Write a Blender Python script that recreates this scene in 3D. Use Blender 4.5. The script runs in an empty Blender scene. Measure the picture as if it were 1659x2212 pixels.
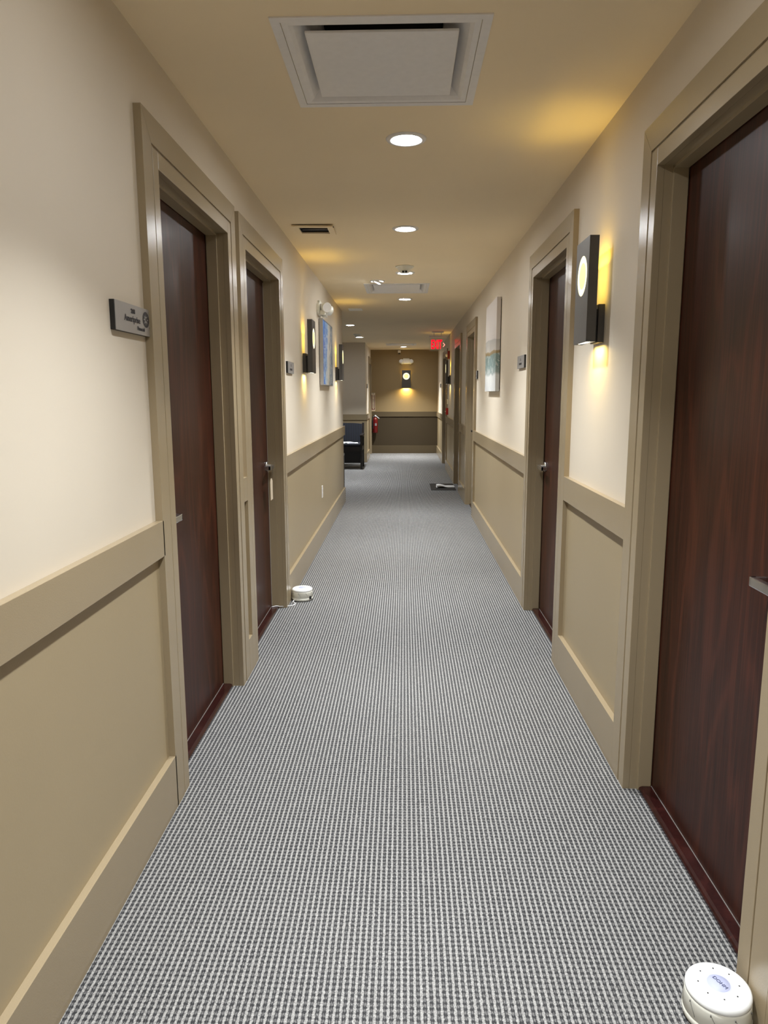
import bpy, bmesh, math, random
from math import pi, sin, cos
from mathutils import Vector, Matrix
random.seed(7)
S = bpy.context.scene
C = S.collection

# ---------------------------------------------------------------- camera
FPX, PIT, YAW, ROL, EYE = 1538.87, 0.1628, 0.0282, -0.0026, 1.40
def camera():
    cp, sp, cy, sy = cos(PIT), sin(PIT), cos(YAW), sin(YAW)
    F = Vector((-sy*cp, cy*cp, -sp)); R = Vector((cy, sy, 0)); U = R.cross(F)
    cr, sr = cos(ROL), sin(ROL)
    R2 = R*cr + U*sr; U2 = -R*sr + U*cr
    cd = bpy.data.cameras.new('camera'); cd.sensor_fit = 'VERTICAL'; cd.sensor_height = 24
    cd.lens = 24*FPX/2212; cd.clip_start = 0.05; cd.clip_end = 60
    o = bpy.data.objects.new('camera', cd); C.objects.link(o)
    M = Matrix((R2, U2, -F)).transposed().to_4x4(); M.translation = (0, 0, EYE)
    o.matrix_world = M; S.camera = o
camera()
S.view_settings.view_transform = 'Standard'
S.view_settings.look = 'None'
S.view_settings.exposure = 0.34
S.view_settings.gamma = 1.0
S.view_settings.use_curve_mapping = False
W = bpy.data.worlds.new('world'); S.world = W; W.use_nodes = True
W.node_tree.nodes['Background'].inputs[0].default_value = (0.9, 0.95, 1, 1)
W.node_tree.nodes['Background'].inputs[1].default_value = 0.0

# ---------------------------------------------------------------- light levels
DOWN_W = 17.0                  # watts of each recessed LED
DOWN_COL = (0.93, 0.97, 1.0)
SPREAD = math.radians(96)
WARM = (1.0, 0.64, 0.05)
WARM_UP, WARM_DN, WARM_GLOW = 2.0, .95, 0.12

# ---------------------------------------------------------------- main dimensions
ZC = 2.465
WL, WR = -0.800, 0.812         # wall faces
XL, XR = -0.7764, 0.787        # faces of casings, rails and baseboards
YEND, YALC, YBLK, YBACK, XALC = 17.38, 9.40, 15.0, -2.4, -3.4
RAIL0, RAIL1, BASE = 0.885, 1.002, 0.187
HEAD_IN, HEAD_OUT = 2.105, 2.25

# ---------------------------------------------------------------- materials
def lin(r, g, b):
    f = lambda c: (c/255/12.92) if c/255 <= .04045 else ((c/255+.055)/1.055)**2.4
    return (f(r), f(g), f(b), 1)
class NT:
    def __init__(s, name):
        s.m = bpy.data.materials.new(name); s.m.use_nodes = True
        s.t = s.m.node_tree; s.b = s.t.nodes['Principled BSDF']
    def n(s, kind, **kw):
        x = s.t.nodes.new(kind)
        for k, v in kw.items():
            if k.startswith('i_'):
                key = k[2:]; key = int(key) if key.isdigit() else key
                x.inputs[key].default_value = v
            else: setattr(x, k, v)
        return x
    def l(s, a, b): s.t.links.new(a, b)
    def math(s, op, a, b=None, c=None):
        x = s.n('ShaderNodeMath', operation=op)
        for i, v in enumerate((a, b, c)):
            if v is None: continue
            if isinstance(v, (int, float)): x.inputs[i].default_value = v
            else: s.l(v, x.inputs[i])
        return x.outputs[0]
    def mix(s, fac, a, b):
        x = s.n('ShaderNodeMix', data_type='RGBA')
        for i, v in ((0, fac), (6, a), (7, b)):
            if isinstance(v, (int, float, tuple)): x.inputs[i].default_value = v
            else: s.l(v, x.inputs[i])
        return x.outputs[2]
    def ramp(s, fac, stops, interp='LINEAR'):
        x = s.n('ShaderNodeValToRGB'); x.color_ramp.interpolation = interp
        e = x.color_ramp.elements
        e[0].position, e[0].color = stops[0]; e[1].position, e[1].color = stops[-1]
        for p, c in stops[1:-1]:
            q = e.new(p); q.color = c
        s.l(fac, x.inputs[0]); return x.outputs[0]
    def set(s, **kw):
        for k, v in kw.items(): s.b.inputs[k.replace('_', ' ')].default_value = v
def paint(name, col, rough, scale=180, bump=0.05, mott=0.03, spec=0.5):
    t = NT(name); co = t.n('ShaderNodeTexCoord').outputs['Object']
    nz = t.n('ShaderNodeTexNoise', i_Scale=scale, i_Detail=3.0); t.l(co, nz.inputs[0])
    big = t.n('ShaderNodeTexNoise', i_Scale=1.7, i_Detail=2.0); t.l(co, big.inputs[0])
    d = tuple(c*(1-mott*2) for c in col[:3])+(1,); u = tuple(min(1, c*(1+mott)) for c in col[:3])+(1,)
    t.l(t.mix(big.outputs[0], d, u), t.b.inputs['Base Color'])
    bp = t.n('ShaderNodeBump', i_Strength=bump, i_Distance=0.002); t.l(nz.outputs[0], bp.inputs['Height'])
    t.l(bp.outputs[0], t.b.inputs['Normal'])
    t.set(Roughness=rough); t.b.inputs['Specular IOR Level'].default_value = spec
    return t.m
def plain(name, col, rough=0.5, metal=0.0, **kw):
    t = NT(name); co = t.n('ShaderNodeTexCoord').outputs['Object']
    nz = t.n('ShaderNodeTexNoise', i_Scale=35.0, i_Detail=2.0); t.l(co, nz.inputs[0])
    t.l(t.mix(nz.outputs[0], tuple(c*.94 for c in col[:3])+(1,), tuple(min(1, c*1.05) for c in col[:3])+(1,)), t.b.inputs['Base Color'])
    t.set(Roughness=rough, Metallic=metal)
    for k, v in kw.items(): t.b.inputs[k.replace('_', ' ')].default_value = v
    return t.m
def glow(name, col, strength):
    t = NT(name); t.set(Roughness=0.4); t.b.inputs['Base Color'].default_value = (.2, .2, .2, 1)
    t.b.inputs['Emission Color'].default_value = tuple(col[:3])+(1,)
    t.b.inputs['Emission Strength'].default_value = strength
    return t.m
def wood(name, dark, light, rough, coat=0.3):
    t = NT(name); co = t.n('ShaderNodeTexCoord').outputs['Object']
    inf = t.n('ShaderNodeObjectInfo')
    off = t.n('ShaderNodeVectorMath', operation='MULTIPLY_ADD'); t.l(inf.outputs['Random'], off.inputs[0])
    off.inputs[1].default_value = (5, 9, 7); t.l(co, off.inputs[2])
    mp = t.n('ShaderNodeMapping'); mp.inputs['Scale'].default_value = (1, 1, 0.16); t.l(off.outputs[0], mp.inputs[0])
    warp = t.n('ShaderNodeTexNoise', i_Scale=3.2, i_Detail=2.5); t.l(mp.outputs[0], warp.inputs[0])
    wv = t.math('MULTIPLY', warp.outputs[0], 55.0)
    rings = t.math('MULTIPLY_ADD', t.math('SINE', wv), 0.5, 0.5)
    rings = t.math('POWER', rings, 5.0)
    mp2 = t.n('ShaderNodeMapping'); mp2.inputs['Scale'].default_value = (1, 1, 0.02); t.l(off.outputs[0], mp2.inputs[0])
    fine = t.n('ShaderNodeTexNoise', i_Scale=170.0, i_Detail=4.0); t.l(mp2.outputs[0], fine.inputs[0])
    f = t.math('ADD', t.math('MULTIPLY', rings, 0.20), t.math('MULTIPLY', fine.outputs[0], 0.78))
    t.l(t.ramp(f, [(0.25, dark), (0.75, light)]), t.b.inputs['Base Color'])
    bp = t.n('ShaderNodeBump', i_Strength=0.04, i_Distance=0.001); t.l(f, bp.inputs['Height']); t.l(bp.outputs[0], t.b.inputs['Normal'])
    t.set(Roughness=rough); t.b.inputs['Specular IOR Level'].default_value = 0.22; t.b.inputs['Coat Weight'].default_value = coat; t.b.inputs['Coat Roughness'].default_value = 0.2
    return t.m
def carpet_mat():
    t = NT('carpet'); co = t.n('ShaderNodeTexCoord').outputs['Object']
    wob = t.n('ShaderNodeTexNoise', i_Scale=120.0, i_Detail=2.0); t.l(co, wob.inputs[0])
    wc = t.n('ShaderNodeVectorMath', operation='MULTIPLY_ADD'); t.l(wob.outputs['Color'], wc.inputs[0])
    wc.inputs[1].default_value = (0.0060, 0.0070, 0); t.l(co, wc.inputs[2])
    sp = t.n('ShaderNodeSeparateXYZ'); t.l(wc.outputs[0], sp.inputs[0])
    P, Q = 0.0155, 0.0160
    u = t.math('FRACT', t.math('MULTIPLY', sp.outputs[0], 1/P)); py = t.math('MULTIPLY', sp.outputs[1], 2*pi/Q)
    # each dark stripe is a ladder: two thin dark yarns joined by a knot every 16 mm
    def col(c, w): return t.math('SUBTRACT', 1.0, t.math('MINIMUM', t.math('MULTIPLY', t.math('ABSOLUTE', t.math('SUBTRACT', u, c)), 1/w), 1.0))
    yarn = t.math('MAXIMUM', col(.36, .15), col(.66, .15))
    knot = t.math('POWER', t.math('MULTIPLY_ADD', t.math('SINE', py), 0.5, 0.5), 2.0)
    band = t.math('MINIMUM', t.math('MULTIPLY', col(.51, .42), 1.6), 1.0)
    fz = t.n('ShaderNodeTexNoise', i_Scale=520.0, i_Detail=3.0); t.l(co, fz.inputs[0])
    fy = t.n('ShaderNodeTexNoise', i_Scale=190.0, i_Detail=2.0); t.l(co, fy.inputs[0])
    dk = t.math('MULTIPLY', yarn, t.math('MULTIPLY_ADD', knot, 0.62, 0.42))
    dk = t.math('ADD', dk, t.math('MULTIPLY', band, t.math('MULTIPLY_ADD', knot, 0.42, 0.16)))
    v = t.math('SUBTRACT', 0.76, t.math('MULTIPLY', dk, 0.82))
    v = t.math('ADD', v, t.math('MULTIPLY', t.math('SUBTRACT', fz.outputs[0], 0.5), 0.95))
    v = t.math('ADD', v, t.math('MULTIPLY', t.math('SUBTRACT', fy.outputs[0], 0.5), 0.60))
    soil = t.n('ShaderNodeTexNoise', i_Scale=1.1, i_Detail=2.0); t.l(co, soil.inputs[0])
    col = t.ramp(v, [(0.06, (.018, .019, .022, 1)), (0.34, (.060, .060, .064, 1)), (0.60, (.175, .172, .168, 1)), (0.95, (.50, .49, .47, 1))])
    t.l(t.mix(t.math('MULTIPLY', soil.outputs[0], 0.16), col, (.30, .29, .28, 1)), t.b.inputs['Base Color'])
    bp = t.n('ShaderNodeBump', i_Strength=0.5, i_Distance=0.003); t.l(v, bp.inputs['Height']); t.l(bp.outputs[0], t.b.inputs['Normal'])
    t.set(Roughness=0.95); t.b.inputs['Specular IOR Level'].default_value = 0.1
    return t.m
M = {}
M['wall'] = paint('cream_wall_paint', (.71, .632, .515, 1), 0.62, spec=0.3)
M['ceil'] = paint('ceiling_paint', (.92, .77, .53, 1), 0.8, spec=0.2)
M['accent'] = paint('tan_accent_paint', (.30, .215, .105, 1), 0.6, spec=0.3)
M['accent_low'] = paint('brown_accent_paint_shaded', (.060, .043, .023, 1), 0.45, spec=0.3)  # brown, with the weak light on the end wainscot worked into the colour
M['accent_rail'] = paint('brown_rail_paint_shaded', (.105, .078, .043, 1), 0.4, spec=0.3)  # trim tone darkened to carry the low light on the end rail and baseboard
M['trim'] = paint('taupe_gloss_paint', (.350, .276, .172, 1), 0.24, scale=260, bump=0.10, spec=0.5)
M['panel'] = paint('olive_taupe_panel_paint', (.380, .300, .182, 1), 0.40, bump=0.07, spec=0.4)
M['carpet'] = carpet_mat()
M['door'] = wood('mahogany_veneer', (.020, .0045, .0022, 1), (.074, .0180, .0082, 1), 0.42, 0.10)
M['sill'] = wood('dark_threshold_wood', (.014, .003, .003, 1), (.045, .011, .009, 1), 0.25, 0.5)
M['chrome'] = plain('satin_chrome', (.62, .63, .64, 1), 0.25, 1.0)
M['bronze'] = plain('dark_bronze_metal', (.085, .080, .076, 1), 0.42, 0.35)
M['black'] = plain('black_plastic', (.012, .012, .013, 1), 0.4)
M['void'] = plain('dark_duct_lining', (.020, .020, .020, 1), 0.8)
M['white'] = plain('white_enamel', (.80, .77, .74, 1), 0.35)
M['plastic'] = plain('cream_white_plastic', (.80, .79, .70, 1), 0.35)
M['plastic_lid'] = plain('bright_white_plastic', (.90, .91, .90, 1), 0.3)
M['lavender'] = plain('pale_lavender_label', (.47, .50, .70, 1), 0.5)
M['ink'] = plain('dark_ink', (.03, .026, .03, 1), 0.6)
M['inkgrey'] = plain('grey_blue_ink', (.10, .11, .20, 1), 0.6)
M['alu'] = plain('brushed_aluminium', (.42, .41, .405, 1), 0.38, 0.55)
M['sweep'] = plain('grey_foot_strip', (.28, .26, .24, 1), 0.5, 0.3)  # grey for the thin line along the foot of each leaf
M['slit'] = plain('grey_slit', (.16, .155, .14, 1), 0.6)
M['lens'] = glow('led_lens', (.94, .97, 1.0), 150.0)
M['amber'] = glow('sconce_glass', (1.0, .86, .33), .80)
M['amberring'] = glow('sconce_glass_rim', (1.0, .92, .55), 1.25)
M['bulbwhite'] = glow('sconce_lower_glass', (1.0, .93, .72), 4.0)
M['exitred'] = glow('exit_red', (1.0, .0, .012), 1.7)
M['exitred'].node_tree.nodes['Principled BSDF'].inputs['Base Color'].default_value = (.3, 0, 0, 1)
M['exitpink'] = glow('exit_pale_red', (1.0, .25, .2), 1.6)
M['red'] = plain('fire_red_enamel', (.34, .012, .010, 1), 0.3)
M['extred'] = plain('dark_fire_red', (.14, .005, .005, 1), 0.3)
M['darkred'] = plain('deep_red_enamel', (.11, .008, .012, 1), 0.35)
M['paper'] = plain('white_paper', (.80, .80, .80, 1), 0.6)
M['card'] = plain('buff_card', (.62, .52, .38, 1), 0.7)
M['mat'] = plain('black_rubber', (.008, .008, .009, 1), 0.7)
M['ebony'] = plain('black_stained_wood', (.010, .007, .006, 1), 0.3)
M['seal'] = plain('pale_weatherstrip', (.62, .56, .48, 1), 0.5)
def clear_mat():
    t = NT('clear_acrylic'); nt = t.t
    tr = t.n('ShaderNodeBsdfTransparent'); gl = t.n('ShaderNodeBsdfGlossy', i_Roughness=0.08)
    mx = t.n('ShaderNodeMixShader'); mx.inputs[0].default_value = 0.12
    t.l(tr.outputs[0], mx.inputs[1]); t.l(gl.outputs[0], mx.inputs[2])
    t.l(mx.outputs[0], nt.nodes['Material Output'].inputs[0]); return t.m
M['clear'] = clear_mat()
def fabric_mat():
    t = NT('blue_striped_fabric'); co = t.n('ShaderNodeTexCoord').outputs['Object']
    w = t.n('ShaderNodeTexWave', wave_type='BANDS', bands_direction='X', i_Scale=9.0, i_Distortion=0.6, i_Detail=1.0); t.l(co, w.inputs[0])
    t.l(t.ramp(w.outputs['Fac'], [(.2, (.002, .0025, .004, 1)), (.8, (.008, .011, .022, 1))]), t.b.inputs['Base Color'])
    t.set(Roughness=0.9); return t.m
M['fabric'] = fabric_mat()
def art_blue():
    t = NT('blue_swirl_artwork'); co = t.n('ShaderNodeTexCoord').outputs['Object']
    mp = t.n('ShaderNodeMapping'); mp.inputs['Scale'].default_value = (0.9, 1, 1.2); mp.inputs['Rotation'].default_value = (0, .45, 0)
    t.l(co, mp.inputs[0])
    nz = t.n('ShaderNodeTexNoise', i_Scale=2.6, i_Detail=6.0, i_Distortion=2.4, i_Roughness=.6); t.l(mp.outputs[0], nz.inputs[0])
    fi = t.n('ShaderNodeTexNoise', i_Scale=9.0, i_Detail=7.0, i_Distortion=1.6); t.l(mp.outputs[0], fi.inputs[0])
    sx = t.n('ShaderNodeSeparateXYZ'); t.l(co, sx.inputs[0])
    v = t.math('MULTIPLY_ADD', sx.outputs[0], 1.15, 0.5)
    v = t.math('ADD', v, t.math('MULTIPLY', sx.outputs[2], -0.25))
    v = t.math('ADD', v, t.math('MULTIPLY', t.math('SUBTRACT', nz.outputs[0], .5), 0.7))
    v = t.math('ADD', v, t.math('MULTIPLY', t.math('SUBTRACT', fi.outputs[0], .5), 0.35))
    t.l(t.ramp(v, [(0.0, (.16, .38, .85, 1)), (.16, (.05, .20, .66, 1)), (.25, (.40, .64, .95, 1)), (.30, (.07, .22, .70, 1)), (.38, (.45, .68, .95, 1)), (.46, (.85, .90, .92, 1)), (.62, (.82, .85, .84, 1)), (.74, (.62, .68, .68, 1)), (.84, (.20, .32, .48, 1)), (.92, (.55, .62, .68, 1)), (1.0, (.14, .22, .34, 1))]), t.b.inputs['Base Color'])
    t.set(Roughness=0.25); return t.m
M['art_blue'] = art_blue()
def art_shore():
    t = NT('shoreline_canvas'); co = t.n('ShaderNodeTexCoord').outputs['Object']
    sx = t.n('ShaderNodeSeparateXYZ'); t.l(co, sx.inputs[0])
    n1 = t.n('ShaderNodeTexNoise', i_Scale=4.0, i_Detail=6.0); t.l(co, n1.inputs[0])
    n2 = t.n('ShaderNodeTexNoise', i_Scale=16.0, i_Detail=7.0, i_Distortion=1.0); t.l(co, n2.inputs[0])
    h = t.math('MULTIPLY_ADD', sx.outputs[2], 1/0.775, 0.5)          # 0 bottom .. 1 top
    h = t.math('ADD', h, t.math('MULTIPLY', t.math('SUBTRACT', n1.outputs[0], .5), 0.10))
    base = t.ramp(h, [(0.0, (.56, .57, .57, 1)), (.17, (.66, .67, .66, 1)), (.20, (.30, .36, .35, 1)), (.30, (.20, .29, .28, 1)), (.41, (.24, .33, .32, 1)),
                      (.425, (.34, .25, .12, 1)), (.45, (.40, .31, .18, 1)), (.46, (.60, .58, .55, 1)), (.575, (.47, .46, .44, 1)), (.585, (.66, .62, .59, 1)), (1.0, (.68, .63, .60, 1))])
    f = t.math('GREATER_THAN', n2.outputs[0], 0.56)
    inb = t.math('LESS_THAN', h, 0.42)
    t.l(t.mix(t.math('MULTIPLY', t.math('MULTIPLY', f, inb), 0.5), base, (.70, .72, .71, 1)), t.b.inputs['Base Color'])
    t.set(Roughness=0.75); return t.m
M['art_shore'] = art_shore()

# ---------------------------------------------------------------- mesh helpers
def newbm(): return bmesh.new()
def bx(bm, x0, x1, y0, y1, z0, z1, bev=0.0, mi=0):
    if x0 > x1: x0, x1 = x1, x0
    if y0 > y1: y0, y1 = y1, y0
    tmp = bmesh.new()
    m = Matrix.Translation(((x0+x1)/2, (y0+y1)/2, (z0+z1)/2)) @ Matrix.Diagonal((x1-x0, y1-y0, z1-z0, 1))
    bmesh.ops.create_cube(tmp, size=1, matrix=m)
    if bev: bmesh.ops.bevel(tmp, geom=tmp.edges[:], offset=bev, segments=2, affect='EDGES', profile=.6)
    join(bm, tmp, mi)
def join(bm, tmp, mi=0, mat=None):
    if mat is not None: bmesh.ops.transform(tmp, matrix=mat, verts=tmp.verts[:])
    vm = {}
    for v in tmp.verts: vm[v] = bm.verts.new(v.co)
    for f in tmp.faces:
        try:
            nf = bm.faces.new([vm[v] for v in f.verts]); nf.material_index = mi if mi else f.material_index; nf.smooth = f.smooth
        except ValueError: pass
    tmp.free()
def lathe(bm, prof, seg=48, mat=None, mi=0, smooth=True):
    """prof: list of (r, z) revolved about Z"""
    tmp = bmesh.new(); rings = []
    for r, z in prof:
        if r < 1e-6: rings.append([tmp.verts.new((0, 0, z))])
        else: rings.append([tmp.verts.new((r*cos(2*pi*i/seg), r*sin(2*pi*i/seg), z)) for i in range(seg)])
    for a, b in zip(rings, rings[1:]):
        for i in range(seg):
            j = (i+1) % seg
            if len(a) == 1 and len(b) == 1: continue
            vs = [a[0], b[j], b[i]] if len(a) == 1 else ([a[i], a[j], b[0]] if len(b) == 1 else [a[i], a[j], b[j], b[i]])
            f = tmp.faces.new(vs); f.smooth = smooth
    bmesh.ops.recalc_face_normals(tmp, faces=tmp.faces[:])
    join(bm, tmp, mi, mat)
def prism(bm, pts, d0, d1, axis='y', mi=0):
    """pts 2-D outline extruded from d0 to d1 along axis; outline lies in the two other axes"""
    tmp = bmesh.new()
    def P(u, v, d): return {'y': (u, d, v), 'x': (d, u, v), 'z': (u, v, d)}[axis]
    a = [tmp.verts.new(P(u, v, d0)) for u, v in pts]; b = [tmp.verts.new(P(u, v, d1)) for u, v in pts]
    tmp.faces.new(a); tmp.faces.new(b[::-1])
    n = len(pts)
    for i in range(n): tmp.faces.new([a[i], b[i], b[(i+1) % n], a[(i+1) % n]])
    bmesh.ops.recalc_face_normals(tmp, faces=tmp.faces[:]); join(bm, tmp, mi)
def tube(bm, pts, r, seg=10, mi=0):
    pts = [Vector(p) for p in pts]; tmp = bmesh.new(); rings = []
    for i, p in enumerate(pts):
        d = (pts[min(i+1, len(pts)-1)] - pts[max(i-1, 0)]).normalized()
        a = d.orthogonal().normalized() if i == 0 else (prev - d*prev.dot(d)).normalized()
        prev = a; b = d.cross(a)
        rings.append([tmp.verts.new(p + (a*cos(2*pi*k/seg) + b*sin(2*pi*k/seg))*r) for k in range(seg)])
    for A, B in zip(rings, rings[1:]):
        for k in range(seg):
            f = tmp.faces.new([A[k], A[(k+1) % seg], B[(k+1) % seg], B[k]]); f.smooth = True
    tmp.faces.new(rings[0][::-1]); tmp.faces.new(rings[-1])
    bmesh.ops.recalc_face_normals(tmp, faces=tmp.faces[:]); join(bm, tmp, mi)
def smoothpath(pts, n=8):
    P = [Vector(p) for p in pts]; out = []
    for i in range(len(P)-1):
        p0, p1, p2, p3 = P[max(i-1, 0)], P[i], P[i+1], P[min(i+2, len(P)-1)]
        for k in range(n):
            t = k/n
            out.append(0.5*((2*p1)+(-p0+p2)*t+(2*p0-5*p1+4*p2-p3)*t*t+(-p0+3*p1-3*p2+p3)*t**3))
    out.append(P[-1]); return out
def obj(name, bm, mats, parent=None, loc=None):
    me = bpy.data.meshes.new(name); bm.to_mesh(me); bm.free()
    for m in (mats if isinstance(mats, (list, tuple)) else [mats]): me.materials.append(m)
    o = bpy.data.objects.new(name, me); C.objects.link(o)
    if loc: o.location = loc
    if parent: o.parent = parent
    return o
def tag(o, label, cat, group=None):
    o['label'] = label; o['category'] = cat
    if group: o['group'] = group
    return o
def thing(name, label, cat, loc=(0, 0, 0), rz=0.0, group=None):
    o = bpy.data.objects.new(name, None); C.objects.link(o); o.empty_display_size = .1
    o.location = loc; o.rotation_euler = (0, 0, rz); return tag(o, label, cat, group)
def struct(name, bm, mats, label=None):
    o = obj(name, bm, mats); o['kind'] = 'structure'
    if label: o['label'] = label
    return o
def dup(root, loc, rz=None, label=None):
    def rec(o, par):
        c = o.copy(); C.objects.link(c)
        if par: c.parent = par
        for ch in [x for x in bpy.data.objects if x.parent == o]: rec(ch, c)
        return c
    r = rec(root, None); r.location = loc
    if rz is not None: r.rotation_euler = (0, 0, rz)
    if label: r['label'] = label
    return r
def slab(bm, us, vs, holes, d0, d1, axis):
    """rectangle us x vs minus rectangular holes, thickness d0..d1 along axis, as one closed mesh"""
    U = sorted(set(list(us)+[h for q in holes for h in q[:2] if us[0] < h < us[1]]))
    V = sorted(set(list(vs)+[h for q in holes for h in q[2:] if vs[0] < h < vs[1]]))
    keep = {(i, j) for i in range(len(U)-1) for j in range(len(V)-1)
            if not any(q[0] <= (U[i]+U[i+1])/2 <= q[1] and q[2] <= (V[j]+V[j+1])/2 <= q[3] for q in holes)}
    tmp = bmesh.new(); cache = {}
    def vt(i, j, k):
        if (i, j, k) not in cache:
            d = (d0, d1)[k]; u, v = U[i], V[j]
            cache[(i, j, k)] = tmp.verts.new({'x': (d, u, v), 'y': (u, d, v), 'z': (u, v, d)}[axis])
        return cache[(i, j, k)]
    for i, j in keep:
        for k in (0, 1): tmp.faces.new([vt(i, j, k), vt(i+1, j, k), vt(i+1, j+1, k), vt(i, j+1, k)])
        for (di, dj, a, b) in ((-1, 0, (i, j), (i, j+1)), (1, 0, (i+1, j), (i+1, j+1)), (0, -1, (i, j), (i+1, j)), (0, 1, (i, j+1), (i+1, j+1))):
            if (i+di, j+dj) not in keep: tmp.faces.new([vt(*a, 0), vt(*b, 0), vt(*b, 1), vt(*a, 1)])
    bmesh.ops.recalc_face_normals(tmp, faces=tmp.faces[:]); join(bm, tmp)
def text_bm(txt, size, extrude=0.0004, align='CENTER', bold=0.0):
    cu = bpy.data.curves.new('t', 'FONT'); cu.body = txt; cu.size = size; cu.extrude = extrude
    cu.align_x = align; cu.align_y = 'CENTER'; cu.offset = bold; cu.resolution_u = 3
    o = bpy.data.objects.new('t', cu); C.objects.link(o)
    dg = bpy.context.evaluated_depsgraph_get(); me = bpy.data.meshes.new_from_object(o.evaluated_get(dg))
    bm = bmesh.new(); bm.from_mesh(me)
    bpy.data.objects.remove(o); bpy.data.curves.remove(cu); bpy.data.meshes.remove(me)
    return bm
def add_text(bm, txt, size, x, y, z, sx=1.0, mi=0, bold=0.0, align='CENTER'):
    """upright lettering facing local -Y"""
    t = text_bm(txt, size, align=align, bold=bold)
    join(bm, t, mi, Matrix.Translation((x, y, z)) @ Matrix.Rotation(pi/2, 4, 'X') @ Matrix.Diagonal((sx, 1, 1, 1)))
def light(name, kind, loc, col, watts, parent=None, rot=(0, 0, 0), **kw):
    d = bpy.data.lights.new(name, kind); d.color = col; d.energy = watts
    for k, v in kw.items(): setattr(d, k, v)
    o = bpy.data.objects.new(name, d); C.objects.link(o); o.location = loc; o.rotation_euler = rot
    if parent: o.parent = parent
    return o

# ---------------------------------------------------------------- doors and walls
# (side, opening near, opening far)
LDOORS = [(2.378, 3.275), (3.630, 4.570)]
RDOORS = [(1.510, 2.392), (3.648, 4.548), (8.26, 9.13), (10.36, 11.29), (13.66, 14.74)]
FDOOR = (16.30, 17.20)
CAS = 0.138
bm = newbm(); slab(bm, (YBACK, YALC), (0, ZC), [(a-.02, b+.02, -1, HEAD_IN+.02) for a, b in LDOORS], WL, WL-.14, 'x'); struct('wall_left', bm, M['wall'])
bm = newbm(); slab(bm, (YBACK, YEND), (0, ZC), [(a-.02, b+.02, -1, HEAD_IN+.02) for a, b in RDOORS], WR, WR+.14, 'x'); struct('wall_right', bm, M['wall'])
bm = newbm(); bx(bm, XALC, WR+.14, YEND, YEND+.12, 0, ZC); struct('wall_end', bm, M['accent'])
bm = newbm(); bx(bm, WL-.14, WR+.14, YBACK-.12, YBACK, 0, ZC); struct('wall_back', bm, M['accent'])
bm = newbm(); bx(bm, XALC, WL-.14, YALC-.14, YALC, 0, ZC); struct('wall_alcove_near', bm, M['wall'])
bm = newbm(); bx(bm, XALC-.12, XALC, YALC-.14, YBLK+.12, 0, ZC); struct('wall_alcove_left', bm, M['wall'])
bm = newbm(); bx(bm, XALC, WL, YBLK, YBLK+.12, 0, ZC); struct('wall_alcove_far', bm, M['wall'])
bm = newbm(); slab(bm, (YBLK+.12, YEND), (0, ZC), [(FDOOR[0]-.02, FDOOR[1]+.02, -1, HEAD_IN+.02)], WL, WL-.14, 'x'); struct('wall_left_far', bm, M['wall'])
bm = newbm(); bx(bm, XALC-.12, 1.1, YBACK-.12, YEND+.12, -.1, 0); struct('floor', bm, M['carpet'])
D1, D2, D3 = (-.389, .252, 2.222, 2.863), (-.395, .246, 7.16, 7.82), (-.385, .256, 15.28, 15.93)
G1 = (-.680, -.487, 4.745, 4.935)
bm = newbm()
slab(bm, (XALC-.12, 1.1), (YBACK-.12, YEND+.12), [(d[0]+.03, d[1]-.03, d[2]+.03, d[3]-.03) for d in (D1, D2, D3)]+[G1], ZC, ZC+.03, 'z')
struct('ceiling', bm, M['ceil'])

tn = [0]
def trim(bm, mat, label=None):
    tn[0] += 1; return struct('trim_%d' % tn[0], bm, mat, label)
def run(side, y0, y1, name):
    """baseboard, chair rail and recessed lower panel along one stretch of wall"""
    w, x = (WL, XL) if side == 'l' else (WR, XR)
    s = -1 if side == 'l' else 1
    bm = newbm(); bx(bm, w, x, y0, y1, 0, BASE, .0015); struct('baseboard_'+name, bm, M['trim'])
    bm = newbm(); bx(bm, w, x, y0, y1, RAIL0, RAIL1, .0015); trim(bm, M['trim'])
    bm = newbm(); bx(bm, w, w-s*.003, y0, y1, BASE, RAIL0); trim(bm, M['panel'])
run('l', YBACK, LDOORS[0][0]-CAS+.01, 'left')
run('l', LDOORS[0][1]+CAS+.005, LDOORS[1][0]-CAS, 'left')
run('l', LDOORS[1][1]+CAS, YALC, 'left')
run('r', YBACK, RDOORS[0][0]-CAS, 'right')
for (a, b), (c, d) in zip(RDOORS, RDOORS[1:]): run('r', b+CAS, c-CAS, 'right')
run('r', RDOORS[-1][1]+CAS, YEND, 'right')
run('l', YBLK, FDOOR[0]-CAS, 'left_far')
for nm, x0, x1, y, mp in (('end', WL, WR, YEND, 'accent_low'), ('alcove', XALC, XL, YBLK, 'panel')):
    bm = newbm(); bx(bm, x0, x1, y-.024, y, 0, BASE, .0015); struct('baseboard_'+nm, bm, M['trim'] if nm != 'end' else M['accent_rail'])
    bm = newbm(); bx(bm, x0, x1, y-.024, y, RAIL0, RAIL1, .0015); trim(bm, M['trim'] if nm != 'end' else M['accent_rail'])
    bm = newbm(); bx(bm, x0, x1, y-.003, y, BASE, RAIL0); trim(bm, M[mp])
# wall end return at the alcove corner
bm = newbm(); bx(bm, WL-.14, XL, YALC, YALC+.02, 0, BASE, .0015); bx(bm, WL-.14, XL, YALC, YALC+.02, RAIL0, RAIL1, .0015); trim(bm, M['trim'])

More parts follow.
